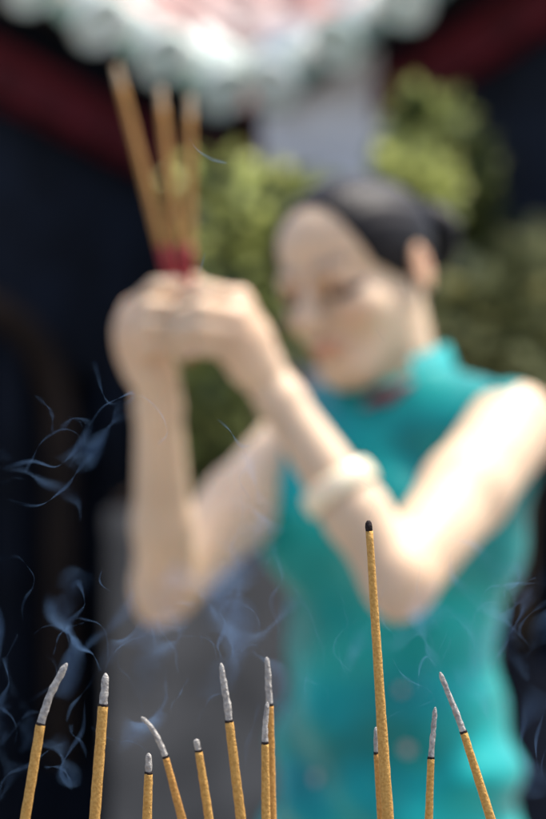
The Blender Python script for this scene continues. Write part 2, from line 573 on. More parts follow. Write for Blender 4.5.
def build_dress():
    F = Field((-0.10, 1.76, 0.34), (0.36, 2.22, 1.40), 0.004)
    torso(F, 0.006)
    # skirt to mid calf
    F.ell((HC[0], HC[1], 0.62), (0.143, 0.112, 0.52), TB, 0.04)
    F.ell((HC[0], HC[1], 0.50), (0.150, 0.108, 0.52), TB, 0.04)
    # gentle folds and pull lines
    sl, p = F.sub(F.lo, F.lo + F.n * F.vox)
    q = (p - CC)
    a = (q @ Lx); b = (q @ Fx); z = q[..., 2]
    zz = np.clip((-z - 0.05) / 0.2, 0, 1)
    fold = 0.0055 * np.sin(a * 55 + z * 38 + 1.5 * np.sin(z * 21)) * zz + 0.0042 * np.sin(z * 70 - a * 34 + 2 * np.sin(a * 17)) * zz
    fold += 0.002 * np.sin((a + z) * 60) * (1 - zz)
    F.f += fold.astype(np.float32)
    F.f = np.maximum(F.f, (0.40 - p[..., 2]).astype(np.float32))
    # neck opening, armholes
    F.cone(NB + Zx * 0.01, NB + Zx * 0.2 + Fx * 0.04, 0.052, 0.055, 0.004, 'cut')
    F.cone(SL + Lx * 0.042 - Zx * 0.050 + Fx * 0.01, SL + Lx * 0.16 + Zx * 0.03, 0.060, 0.072, 0.006, 'cut')
    F.cone(SR - Lx * 0.035 - Zx * 0.045 + Fx * 0.01, SR - Lx * 0.14 + Zx * 0.05, 0.062, 0.075, 0.006, 'cut')
    me, v = F.mesh()
    col = np.ones((len(v), 3), np.float32)
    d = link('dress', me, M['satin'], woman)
    set_tint(me, col)
    return d


dress = build_dress()
# stand-up collar with an open front, its red frog fastening
bm = bmesh.new()
up = (Vector(H(0, -0.022, -0.04)) - Vector(NB)).normalized()
ax = Vector(Fx) - up * up.dot(Vector(Fx)); ax.normalize()
sd_ = up.cross(ax)
segs = 40
CB = Vector(NB) - up * 0.004 + ax * 0.004
ax0 = ax.copy()
ax = (ax * math.cos(R(24)) + sd_ * math.sin(R(24))); sd_ = up.cross(ax)
for (r_in, r_out) in ((0.0545, 0.0585),):
    rows = []
    for i in range(segs + 1):
        a = R(26) + (2 * math.pi - R(52)) * i / segs
        d_ = ax * math.cos(a) + sd_ * math.sin(a)
        hgt = 0.049 - 0.010 * max(0, math.cos(a)) ** 3
        c0 = CB
        rows.append([c0 + d_ * (r_in + .004), c0 + d_ * (r_out + .006), c0 + d_ * r_out + up * hgt, c0 + d_ * r_in + up * hgt])
    vv = [[bm.verts.new(p) for p in r] for r in rows]
    for a, b in zip(vv, vv[1:]):
        for k in range(4):
            bm.faces.new((a[k], a[(k + 1) % 4], b[(k + 1) % 4], b[k]))
    bm.faces.new(vv[0]); bm.faces.new(vv[-1][::-1])
M['collar_satin'] = mat('teal_collar_satin', (0.001, 0.27, 0.27), 0.6, 0.2, noise_scale=30, var=0.1)
collar = obj('collar', bm, M['collar_satin'], woman)
set_tint(collar.data, np.ones((len(collar.data.vertices), 3)))
bm = bmesh.new()
kn = CB + ax * 0.068 + up * 0.006
tube(bm, [kn - sd_ * 0.030 - up * 0.006, kn - sd_ * 0.013 + up * 0.003, kn, kn + sd_ * 0.013 + up * 0.006, kn + sd_ * 0.026 + up * 0.012], [0.004, 0.008, 0.011, 0.008, 0.004], 10)
tag(obj('collar_knot', bm, M['red_lining'], woman), 'dark red knot button at the collar')

# pale motifs embroidered on the dress front
from mathutils.bvhtree import BVHTree
bvh = BVHTree.FromPolygons([v_.co for v_ in dress.data.vertices], [tuple(p_.vertices) for p_ in dress.data.polygons])
M['thread'] = mat('pink_thread', (0.50, 0.36, 0.34), 0.6, noise_scale=200)
for (px, py, s_) in ((408, 748, 0.006), (318, 778, 0.0055), (402, 690, 0.004)):
    o_ = Vector((0, 0, CAMZ)); dr = (P(px, py, 1.9) - o_).normalized()
    loc, nor, _, _ = bvh.ray_cast(o_, dr)
    if loc is not None:
        nor = nor if nor.dot(dr) < 0 else -nor
        bm = bmesh.new()
        t = nor.cross(Vector((0, 0, 1))).normalized(); t2 = nor.cross(t)
        for k in range(5):
            a = k * 1.257
            c = loc + nor * 0.0025 + (t * math.cos(a) + t2 * math.sin(a)) * s_ * 0.6
            vs2 = [bm.verts.new(c + (t * math.cos(b_) + t2 * math.sin(b_)) * s_ * 0.5 + nor * 0.0006 * math.cos(b_ * 3)) for b_ in [j * 0.785 for j in range(8)]]
            bm.faces.new(vs2)
        vc = [bm.verts.new(loc + nor * 0.0032 + (t * math.cos(b_) + t2 * math.sin(b_)) * s_ * 0.5) for b_ in [j * 0.785 for j in range(8)]]
        bm.faces.new(vc)
        obj('embroidered_flower', bm, M['thread'], dress)


def build_hair():
    F = Field(H(0, -.02, .02) - .19, H(0, -.02, .02) + .19, 0.0032)
    F.ell(H(0, -0.006, 0.034), (0.0755, 0.088, 0.075), HB, 0.02)
    F.ell(H(0, 0.030, 0.050), (0.065, 0.058, 0.054), HB, 0.02)
    # cut away the face: hairline slopes from the forehead down in front of the ears
    sl, p = F.sub(F.lo, F.lo + F.n * F.vox)
    q = (p - HO) @ HB.T / HS
    x, y, z = q[..., 0], q[..., 1], q[..., 2]
    line = np.where(y > 0.0, -0.013 + y * 1.62 - 16 * (x * x) * np.clip(y / 0.05, 0, 1), -0.004 + y * 0.9)
    line = np.maximum(line, -0.062)
    cut = (z - line) * 0.72
    strands = 0.0005 * np.sin(np.arctan2(x, z + 0.03) * 46 + 3 * y * 30)
    F.f = np.maximum(F.f + strands.astype(np.float32), -cut.astype(np.float32))
    for sg in (-1, 1):
        F.ell(H(sg * 0.080, -0.007, -0.004), (0.014, 0.018, 0.028), HB, 0.004, 'cut')
    me, v = F.mesh()
    return link('hair', me, M['hair'], woman)


hair = build_hair()
bm = bmesh.new()
# the bun: a coil wound on itself
bc = Vector(H(0.014, -0.114, 0.020))
fl, ll, ul = Vector(f), Vector(l), Vector(u)
pts, rr = [], []
for i in range(90):
    t = i / 89
    a = t * 5.2 * math.pi
    rad = 0.027 * (1 - t * 0.75)
    pts.append(bc + ll * rad * math.cos(a) + ul * rad * math.sin(a) - fl * (t * 0.016 - 0.006))
    rr.append(0.0165 * (1 - 0.35 * t))
tube(bm, pts, rr, 12)
obj('hair_bun', bm, M['hair'], hair)

# bangle on the forearm
bm = bmesh.new()
ba = Vector(EL * 0.56 + WL * 0.44); bd = Vector(WL - EL).normalized()
bu = bd.cross(Vector((0, 1, 0))).normalized(); bw = bd.cross(bu)
mr_, nr_ = 0.0322, 0.006
rings = []
for i in range(48):
    a = 2 * math.pi * i / 48
    dd = bu * math.cos(a) + bw * math.sin(a)
    rings.append([bm.verts.new(ba + dd * (mr_ + nr_ * 0.45 * math.cos(b_)) + bd * (nr_ * 1.75 * math.sin(b_))) for b_ in [j * math.pi / 6 for j in range(12)]])
for i in range(48):
    a, b = rings[i], rings[(i + 1) % 48]
    for k in range(12):
        bm.faces.new((a[k], b[k], b[(k + 1) % 12], a[(k + 1) % 12]))
tag(obj('bangle', bm, M['jade'], woman), 'pale cream jade bangle on the forearm')

# shoes
for sgn in (-1, 1):
    bm = bmesh.new()
    an = Vector(np.array([HC[0], HC[1], 0.03]) + Lx * sgn * 0.075 - Fx * 0.02)
    pp = [an + Vector(Fx) * t for t in (-0.035, -0.02, 0.03, 0.09, 0.15, 0.175)]
    for q_ in pp: q_.z = 0.036
    tube(bm, pp, [0.015, 0.032, 0.034, 0.036, 0.028, 0.010], 16)
    for v_ in bm.verts:
        v_.co.z = max(0.004, v_.co.z)
    obj('shoe', bm, M['shoe'], woman)

# ------------------------------------------------------------------ incense in the burner
BZ = 1.041
NEAR = 0.70    # the burner stands 0.7 to 0.85 m from the camera, its sticks are about 5 mm thick


def stick(name, path_ash, junction, bottom, r0, r1, d, label, group, m, char=0.9, d2=None, foot=None, deep=BZ - 0.02, handle=False):
    """path_ash: pixels from the tip down to the junction; junction/bottom pixels fix the line of the rod"""
    d *= NEAR
    d2 = d
    j = P(junction[0], junction[1], d)
    b = P(bottom[0], bottom[1], d2)
    dirn = (b - j)
    if foot is None:
        t = (deep - j.z) / dirn.z
        end = j + dirn * t
    else:
        end = foot
    root = empty(name, end)
    tag(root, label, 'incense stick', group)

    def part(nm, bm_, m_):
        for v_ in bm_.verts: v_.co -= end
        return obj(nm, bm_, m_, root)
    bm = bmesh.new()
    n = 60
    part_pts = [j.lerp(end, i / n) for i in range(n + 1)]
    tube(bm, part_pts, [r0 + (r1 - r0) * min(1.0, i / n * ((end - j).length / max(1e-6, (b - j).length))) for i in range(n + 1)], 16, rough=0.09)
    part('coated_rod', bm, m)
    # ash
    if path_ash:
        pa = [P(x, y, d) for x, y in path_ash] + [j]
        # smooth resample
        out = []
        for i in range(len(pa) - 1):
            p0 = pa[max(i - 1, 0)]; p1 = pa[i]; p2 = pa[i + 1]; p3 = pa[min(i + 2, len(pa) - 1)]
            for s_ in range(10):
                t = s_ / 10
                out.append(0.5 * ((2 * p1) + (p2 - p0) * t + (2 * p0 - 5 * p1 + 4 * p2 - p3) * t * t + (3 * p1 - p0 - 3 * p2 + p3) * t ** 3))
        out.append(j)
        n_ = len(out)
        rr_ = []
        for i in range(n_):
            t = i / (n_ - 1)
            r_ = r0 * (0.62 + 0.26 * t) * (1 + 0.12 * mnoise.noise(out[i] * 370))
            if i < 4: r_ *= (0.22, 0.5, 0.72, 0.9)[i]
            rr_.append(r_)
        bm = bmesh.new()
        tube(bm, out, rr_, 16, rough=0.22)
        part('ash_tip', bm, M['ash'])
        # narrow burnt ring where ash meets paste
        ud = (out[-1] - out[-2]).normalized()
        bm = bmesh.new()
        tube(bm, [j - ud * 0.0006, j - ud * 0.0001, j + ud * 0.0005], [r0 * 0.95, r0 * 1.02, r0 * 1.01], 16, rough=0.1)
        part('burnt_ring', bm, M['char'])
    return root, end


G = 'incense sticks burning in the burner'
W = 0.000595 / 2 * NEAR
S = []
S.append(stick('incense_stick', [(67, 663), (58, 679), (48, 700)], (40.5, 724), (25, 819), 9.5 * W, 10 * W, 1.118,
      'leftmost incense stick with long ash bent over to the right', G, M['incense']))
S.append(stick('incense_stick', [(105.5, 673), (104.5, 688)], (103, 705), (94.5, 819), 10 * W, 11 * W, 1.13,
      'second incense stick from the left, upright with short straight ash', G, M['incense']))
S.append(stick('incense_stick', [(141, 717), (150, 726), (158, 739)], (165.5, 757), (182, 819), 7.0 * W, 9 * W, 1.20,
      'incense stick with thin ash curling over to the left', G, M['incense_dark']))
S.append(stick('incense_stick', [(148.5, 753), (148.5, 762)], (148.5, 773), (147, 819), 8.5 * W, 9.5 * W, 1.15,
      'short upright incense stick beside the one with left-curling ash', G, M['incense']))
S.append(stick('incense_stick', [(196, 739), (197, 744)], (198.5, 751), (209, 819), 8 * W, 9.5 * W, 1.20,
      'short leaning incense stick with barely any ash, left of centre', G, M['incense']))
S.append(stick('incense_stick', [(221, 663), (224, 684), (227, 703)], (229, 721), (241, 819), 9 * W, 10.5 * W, 1.19,
      'incense stick with long nearly straight ash, left of the touching pair', G, M['incense']))
S.append(stick('incense_stick', [(266.5, 657), (268, 672), (268.5, 688)], (269.5, 705), (272, 819), 8.5 * W, 9.5 * W, 1.20,
      'taller incense stick of the touching pair, standing behind', G, M['incense_dark']))
S.append(stick('incense_stick', [(267.5, 702), (266, 716), (265, 730)], (265, 743), (266, 819), 7.5 * W, 9.5 * W, 1.18,
      'shorter incense stick of the touching pair, standing in front', G, M['incense']))
root8, e8 = stick('incense_stick', None, (369.3, 531), (388, 819), 7.2 * W, 11.8 * W, 1.15,
      'tallest incense stick with a blackened tip, in front of the woman', G, M['incense'])
bm = bmesh.new()
tip = [P(368.5, 520.5, 1.15 * NEAR), P(368.6, 523, 1.15 * NEAR), P(368.9, 527, 1.15 * NEAR), P(369.3, 531.5, 1.15 * NEAR)]
tube(bm, [p - e8 for p in tip], [3 * W, 6.4 * W, 7.2 * W, 7.15 * W], 16, rough=0.3)
obj('charred_tip', bm, M['char'], root8)
S.append(stick('incense_stick', [(376, 727), (376, 740)], (376.8, 753), (381, 819), 6.5 * W, 7.5 * W, 1.17,
      'short incense stick standing right behind the tallest one', G, M['incense_dark']))
S.append(stick('incense_stick', [(435.3, 707), (434, 724), (432.5, 740)], (431, 758), (429, 819), 7 * W, 8 * W, 1.15,
      'thin upright incense stick between the tallest and the right leaning one', G, M['incense']))
S.append(stick('incense_stick', [(440, 672), (447, 690), (456, 712)], (463.5, 732), (491, 819), 7.5 * W, 9.5 * W, 1.155,
      'rightmost incense stick leaning left with long straight ash', G, M['incense']))

# burner
bx_, by_ = 0.0, 0.815
bt = empty('incense_burner', (bx_, by_, 0.80))
tag(bt, 'round bronze incense burner full of ash holding the burning sticks', 'incense burner')
bm = bmesh.new()
lathe(bm, [(r_ * 0.74, z_ * 0.74) for r_, z_ in ((0.10, 0.10), (0.17, 0.12), (0.215, 0.18), (0.225, 0.25), (0.205, 0.30), (0.225, 0.335), (0.245, 0.345), (0.245, 0.355), (0.225, 0.355), (0.205, 0.322))], 56)
obj('bowl', bm, M['bronze'], bt)
bm = bmesh.new()
lathe(bm, [(r_ * 0.74, z_ * 0.74) for r_, z_ in ((0.20, 0.30), (0.207, 0.325), (0.15, 0.331), (0.05, 0.335))], 56)
obj('ash_bed', bm, M['sand'], bt)
for k in range(3):
    a = k * 2.094 + 0.5
    bm = bmesh.new()
    tube(bm, [Vector((math.cos(a) * r_, math.sin(a) * r_, z_)) * 0.74 for r_, z_ in ((0.16, 0.13), (0.175, 0.08), (0.165, 0.03), (0.175, 0.0))], [0.026, 0.021, 0.015, 0.019], 16)
    obj('leg', bm, M['bronze'], bt)
for sg in (-1, 1):
    bm = bmesh.new()
    tube(bm, [Vector((sg * r_, y_, z_)) * 0.74 for r_, y_, z_ in ((0.215, -0.06, 0.27), (0.262, -0.05, 0.30), (0.27, 0, 0.31), (0.262, 0.05, 0.30), (0.215, 0.06, 0.27))], [0.009] * 5, 12)
    obj('handle', bm, M['bronze'], bt)
pt = empty('stone_pedestal', (bx_, by_, 0))
tag(pt, 'square grey stone pedestal under the bronze incense burner', 'pedestal')
bm = bmesh.new(); box(bm, (-0.24, -0.24, 0), (0.24, 0.24, 0.09), 0.008); obj('plinth', bm, M['stone'], pt, False)
bm = bmesh.new(); box(bm, (-0.16, -0.16, 0.092), (0.16, 0.16, 0.72), 0.008); obj('shaft', bm, M['stone'], pt, False)
bm = bmesh.new(); box(bm, (-0.21, -0.21, 0.722), (0.21, 0.21, 0.80), 0.008); obj('top_slab', bm, M['stone'], pt, False)

# ------------------------------------------------------------------ the sticks she holds
GH = 'incense sticks held in the raised hands'
grip = P(181, 300, 1.688)
for (tipp, dt, gx, label) in (((116, 66), 1.70, -0.0048, 'held incense stick leaning furthest to the left'),
                              ((160, 88), 1.72, 0.0004, 'middle one of the held incense sticks'),
                              ((190, 95), 1.70, 0.0062, 'rightmost and most upright held incense stick')):
    top = P(tipp[0], tipp[1], dt)
    g0 = grip + Vector((gx, 0, 0))
    dn = (g0 - top).normalized()
    low = g0 + dn * 0.055
    root = empty('held_incense_stick', low)
    tag(root, label, 'incense stick', GH)
    L = (g0 - top).length
    redtop = top + dn * (L - 0.048)
    asht = top + dn * 0.02
    for nm, a, b, ra, rb, mm in (('ash_tip', top, asht, 0.0026, 0.0033, M['pale_ash']), ('coated_rod', asht, redtop, 0.0036, 0.0041, M['held_incense']),
                                 ('red_handle', redtop, low, 0.0044, 0.0042, M['bamboo'])):
        bm = bmesh.new()
        tube(bm, [a.lerp(b, i / 16) - low for i in range(17)], [ra + (rb - ra) * i / 16 for i in range(17)], 14, rough=0.06)
        obj(nm, bm, mm, root)

# ------------------------------------------------------------------ the courtyard
bm = bmesh.new()
bmesh.ops.create_grid(bm, x_segments=4, y_segments=4, size=120)
tag(obj('ground', bm, paving(), None, False), 'grey paved courtyard ground', 'ground', kind='structure')

CN = Vector((-0.08, 5.85, 2.215))
PITCH = math.tan(R(33))


def roof(e, out, name, label, rise, nrow, rows_back, drop):
    root = empty(name, CN)
    tag(root, label, 'roof')
    e = Vector((*e, 0)).normalized(); out = Vector((*out, 0)).normalized()
    sl = (out + Vector((0, 0, PITCH)) * 1.0).normalized()
    nrm = Vector((0, 0, 1)) - sl * sl.z
    nrm.normalize()
    sp = 0.24

    def zlift(t):
        t = max(0, t)
        return rise[0] * t + rise[1] * t * t

    def pos(t, s_, h=0):
        return e * t + sl * s_ + nrm * h + Vector((0, 0, zlift(t)))
    for i in range(-rows_back, nrow):
        t = (i + 0.5) * sp
        s0 = 0.0 if t > 0 else -t * 1.22
        wob = 0.012 * mnoise.noise(Vector((i * 3.1, e.x * 5, 0)))
        # cover tiles, overlapping segment by segment
        bm = bmesh.new()
        s_ = s0
        while s_ < 2.3:
            s1 = s_ + 0.26
            vs_a = []
            for (ss, rr_) in ((s_, 0.070), (s1, 0.064)):
                vs_a.append([bm.verts.new(pos(t + wob + rr_ * math.cos(a), ss, 0.02 + rr_ * math.sin(a) + (0.004 if ss == s_ else 0))) for a in [math.pi * k / 10 for k in range(11)]])
            for k in range(10):
                fc_ = bm.faces.new((vs_a[0][k], vs_a[0][k + 1], vs_a[1][k + 1], vs_a[1][k]))
                fc_.material_index = 0 if s_ < 0.25 or (i * 7 + int(s_ * 4)) % 5 == 0 else 1
            bm.faces.new(vs_a[0][::-1])
            s_ = s1
        tag(obj('cover_tiles', bm, [M['glaze'], M['clay_cover']], root), None)
        # pan tiles between the rows
        bm = bmesh.new()
        tc_ = t + sp / 2
        prev = None
        s_ = (0.0 if tc_ > 0 else -tc_ * 1.22)
        while s_ < 2.3:
            s1 = s_ + 0.22
            rr2 = []
            for (ss, hh) in ((s_, 0.012), (s1, -0.002)):
                rr2.append([bm.verts.new(pos(tc_ + x_, ss, hh + 0.035 * (x_ / 0.09) ** 2 - 0.02)) for x_ in [-0.10 + 0.02 * k for k in range(11)]])
            for k in range(10):
                bm.faces.new((rr2[0][k], rr2[0][k + 1], rr2[1][k + 1], rr2[1][k]))
            s_ = s1
        obj('pan_tiles', bm, M['clay'], root)
        if t > -0.12:
            # round end cap with a raised boss
            bm = bmesh.new()
            c = pos(t + wob, -0.012, 0.012)
            rings = []
            for (r_, dd) in ((0.084, 0.02), (0.088, 0.0), (0.082, -0.012), (0.068, -0.012), (0.064, -0.004), (0.038, -0.004), (0.026, -0.014), (0.008, -0.018)):
                rings.append([bm.verts.new(c + e * r_ * math.cos(a) + nrm * r_ * math.sin(a) + sl * dd) for a in [2 * math.pi * k / 24 for k in range(24)]])
            for a_, b_ in zip(rings, rings[1:]):
                for k in range(24):
                    bm.faces.new((a_[k], a_[(k + 1) % 24], b_[(k + 1) % 24], b_[k]))
            bm.faces.new(rings[0]); bm.faces.new(rings[-1][::-1])
            obj('end_cap', bm, M['glaze'], root)
            # drip tile: a pointed tongue hanging below the pan
            bm = bmesh.new()
            prof = [(-0.085, 0.04), (-0.07, 0.0), (-0.04, -0.025), (0, -0.045), (0.04, -0.025), (0.07, 0.0), (0.085, 0.04), (0, 0.02)]
            dn = Vector((0, 0, 1))
            fr = [bm.verts.new(pos(tc_ + x_, -0.01) + dn * z_) for x_, z_ in prof]
            bk = [bm.verts.new(pos(tc_ + x_, 0.012) + dn * z_) for x_, z_ in prof]
            bm.faces.new(fr); bm.faces.new(bk[::-1])
            for k in range(len(prof)):
                k2 = (k + 1) % len(prof)
                bm.faces.new((fr[k], bk[k], bk[k2], fr[k2]))
            obj('drip_tile', bm, M['glaze_dark'], root, False)
    # boarding below the tiles, rafters, beam
    tmax = nrow * sp

    def slab(nm, t0, t1, o0, o1, h0, h1, m_, n=16, zl=True):
        bm = bmesh.new()
        prev = None
        for k in range(n + 1):
            t = t0 + (t1 - t0) * k / n
            z = zlift(t) if zl else 0
            r_ = [bm.verts.new(e * t + out * o + Vector((0, 0, z + h + (o * PITCH if sh else 0)))) for o, h, sh in ((o0, h0[0], h0[2]), (o1, h1[0], h1[2]), (o1, h1[1], h1[2]), (o0, h0[1], h0[2]))]
            if prev:
                for q_ in range(4):
                    bm.faces.new((prev[q_], prev[(q_ + 1) % 4], r_[(q_ + 1) % 4], r_[q_]))
            else:
                bm.faces.new(r_)
            prev = r_
        bm.faces.new(prev[::-1])
        return obj(nm, bm, m_, root, False)
    slab('boarding', -0.0, tmax, 0.04, 1.9, (-0.075, -0.05, True), (-0.075, -0.05, True), M['darkbrown'])
    slab('eave_beam', -0.25, tmax, 0.24, 0.36, (-0.17 - drop, -0.02 - drop, False), (-0.17 - drop, -0.02 - drop, False), M['redbeam'])
    slab('frieze', -0.3, tmax, 0.37, 0.44, (-0.9, 0.20, False), (-0.9, 0.20, False), M['dark'])
    slab('upper_beam', -0.25, tmax, 0.25, 0.35, (-0.017 - drop, 0.12, False), (-0.017 - drop, 0.12, False), M['dark'])
    return root, e, out, tmax, zlift


rl = roof((-0.69, -0.72), (-0.72, 0.69), 'tiled_roof', 'tiled roof eave with pale green end caps on the left', (0.27, 0.01), 8, 8, 0.05)
rr = roof((0.763, -0.646), (0.646, 0.763), 'tiled_roof', 'tiled roof eave with pale green end caps on the right', (0.38, 0.02), 8, 8, 0.0)


def dark_wall(rf, name, label, arch):
    _, e, out, tmax, zl = rf
    root = empty(name, (CN.x, CN.y, 0))
    tag(root, label, 'wall')
    Mx = Matrix(((e.x, out.x, 0), (e.y, out.y, 0), (0, 0, 1))).to_4x4()

    def bx(nm, lo, hi, m_, bev=0.004):
        bm = bmesh.new(); box(bm, lo, hi, bev); bm.transform(Mx)
        bmesh.ops.recalc_face_normals(bm, faces=bm.faces)
        return obj(nm, bm, m_, root, False)
    bx('wall_panel', (-0.6, 0.45, 0), (tmax, 0.56, 2.0), M['dark'])
    for k in range(5):
        bx('post', (0.15 + k * 0.42, 0.36, 0), (0.25 + k * 0.42, 0.448, 1.86), M['dark'])
    bx('sill', (0.0, 0.34, 0.0), (tmax, 0.356, 0.25), M['dark'])
    if arch:
        bm = bmesh.new()
        cx_, cz_ = 0.80, 1.25
        pts = [Vector((cx_ - 0.36, 0.35, 0.25))] + [Vector((cx_ + 0.36 * -math.cos(a), 0.35, cz_ + 0.36 * math.sin(a))) for a in [math.pi * k / 16 for k in range(17)]] + [Vector((cx_ + 0.36, 0.35, 0.25))]
        tube(bm, pts, [0.05] * len(pts), 8)
        bm.transform(Mx)
        obj('door_arch', bm, M['darkbrown'], root, False)
    return root


dark_wall(rl, 'timber_wall', 'black lacquered timber wall with an arched doorway, left', True)
dark_wall(rr, 'timber_wall', 'black lacquered timber wall below the right eave', False)

bm = bmesh.new()
box(bm, (-0.035, 5.84, 0), (0.42, 6.10, 2.46), 0.006)
tag(obj('plaster_pillar', bm, M['plaster'], None, False), 'light grey plastered pillar below the roof corner', 'pillar')

# stone planter under the shrub
pl = empty('stone_planter', (0.05, 5.0, 0))
tag(pl, 'tall grey stone planter behind the woman', 'planter')
bm = bmesh.new(); box(bm, (-0.46, -0.22, 0), (0.50, 0.30, 0.98), 0.01); obj('planter_body', bm, M['planter'], pl, False)
bm = bmesh.new(); box(bm, (-0.463, -0.223, 0.982), (0.503, 0.303, 1.05), 0.012); obj('planter_rim', bm, M['planter'], pl, False)
bm = bmesh.new(); box(bm, (-0.44, -0.2, 1.053), (0.48, 0.28, 1.075), 0.005); obj('soil', bm, M['soil'], pl, False)


def shrub(name, base, clumps, label, cat, leafm, n, size, seed, trunk_r=0.022):
    """clumps: (centre, radius, weight, tone)"""
    rn = random.Random(seed)
    root = empty(name, base)
    tag(root, label, cat)
    bm = bmesh.new()
    for c, r_, wgt, tone in clumps:
        c = Vector(c)
        mid = base.lerp(c, 0.5) + Vector((rn.uniform(-.05, .05), rn.uniform(-.05, .05), 0.03))
        pp = [base, base.lerp(mid, .5), mid, mid.lerp(c, .5), c]
        tube(bm, [p - base for p in pp], [trunk_r, trunk_r * .8, trunk_r * .6, trunk_r * .45, trunk_r * .2], 8)
        for k in range(5):
            dd = Vector((rn.gauss(0, 1), rn.gauss(0, 1), rn.gauss(0, 1))).normalized() * r_
            tube(bm, [mid.lerp(c, .6) - base, (c + dd * .5) - base, (c + dd) - base], [trunk_r * .3, trunk_r * .2, trunk_r * .08], 6)
    obj('trunk', bm, M['bark'], root)
    V, Fc, lv = [], [], []
    tw = sum(c[2] for c in clumps)
    for c, r_, wgt, tone in clumps:
        c = Vector(c)
        for _ in range(int(n * wgt / tw)):
            dd = Vector((rn.gauss(0, 1), rn.gauss(0, 1), rn.gauss(0, 1))).normalized()
            p = c + dd * r_ * (rn.random() ** 0.45) * (1 + 0.35 * mnoise.noise(dd * 2.5 + c * 3))
            dirn = (dd + Vector((rn.gauss(0, .7), rn.gauss(0, .7), rn.gauss(0, .5) - .2))).normalized()
            side = dirn.cross(Vector((rn.gauss(0, 1), rn.gauss(0, 1), rn.gauss(0, 1)))).normalized()
            nn = dirn.cross(side)
            s_ = size * rn.uniform(.6, 1.3); w_ = s_ * .30
            i0 = len(V)
            for t, ww, bend in ((0, 0.05, 0), (.3, 1, .03), (.65, .8, 0.0), (1, .02, -.12)):
                q_ = p + dirn * s_ * t + nn * bend * s_ - base
                V.append(q_ - side * w_ * ww); V.append(q_ - nn * w_ * ww * .3); V.append(q_ + side * w_ * ww)
            for k in range(3):
                a = i0 + k * 3
                Fc.append((a, a + 1, a + 4, a + 3)); Fc.append((a + 1, a + 2, a + 5, a + 4))
            val = min(1, max(0, tone * .5 - .1 + (.8 if mnoise.noise(p * 17 + Vector((3, 1, 7))) > .16 else 0) + rn.gauss(0, .1)))
            lv += [val] * 12
    me = mesh_from(V, Fc)
    at = me.attributes.new('leafvar', 'FLOAT', 'POINT')
    at.data.foreach_set('value', lv)
    link('crown', me, leafm, root)
    return root


def C_(px, py, d, r_, wgt=1.0, tone=.5):
    return (P(px, py, d), r_, wgt, tone)


shrub('leafy_shrub', Vector((-0.02, 5.0, 1.06)),
      [C_(222, 205, 5.05, .11, 1.0, .55), C_(250, 245, 4.95, .13, 1.2, .65), C_(222, 290, 5.0, .11, .8, .4), C_(262, 325, 5.0, .14, .9, .5),
       C_(207, 375, 4.95, .09, .6, .4), C_(200, 415, 4.9, .09, .8, .75), C_(250, 420, 5.05, .12, .6, .2), C_(210, 465, 4.95, .08, .4, .2), C_(285, 205, 5.1, .09, .6, .6)],
      'light green leafy shrub growing in the stone planter, left of her head', 'shrub', M['leaf'], 1900, 0.075, 3)
shrub('leafy_shrub', Vector((0.36, 5.05, 1.06)),
      [C_(425, 130, 5.15, .09, .9, .45), C_(450, 165, 5.05, .09, .8, .5), C_(412, 192, 4.9, .09, 1.0, 1.0), C_(455, 215, 5.1, .10, .8, .35), C_(420, 240, 5.2, .10, .6, .5),
       C_(445, 275, 5.1, .10, .6, .2), C_(400, 300, 5.1, .12, .6, .3)],
      'tall leafy shrub with bright top leaves, right behind her head', 'shrub', M['leaf'], 1400, 0.075, 8)
pb = Vector((0.66, 5.1, 0.62))
shrub('potted_bush', pb,
      [C_(495, 285, 5.15, .13, 1.2, .6), C_(535, 300, 5.15, .15, 1.2, .55), C_(470, 320, 5.0, .13, 1, .45), C_(520, 345, 5.05, .16, 1.2, .5), C_(570, 330, 5.2, .16, 1, .4),
       C_(490, 375, 5.1, .13, 1, .35), C_(540, 385, 5.1, .13, .8, .35)],
      'yellow-green bush growing in the dark pot on the right', 'bush', M['leaf_yellow'], 2300, 0.08, 12, 0.012)
po = empty('plant_pot', (pb.x, pb.y, 0))
tag(po, 'dark blue glazed pot holding the yellow-green bush', 'plant pot')
bm = bmesh.new(); lathe(bm, [(0.11, 0), (0.13, 0.02), (0.19, 0.3), (0.20, 0.5), (0.18, 0.6), (0.21, 0.63), (0.21, 0.65), (0.18, 0.65), (0.17, 0.60)], 40); obj('pot_body', bm, M['pot'], po)
bm = bmesh.new(); lathe(bm, [(0.17, 0.59), (0.165, 0.605), (0.01, 0.61)], 40); obj('soil', bm, M['soil'], po)

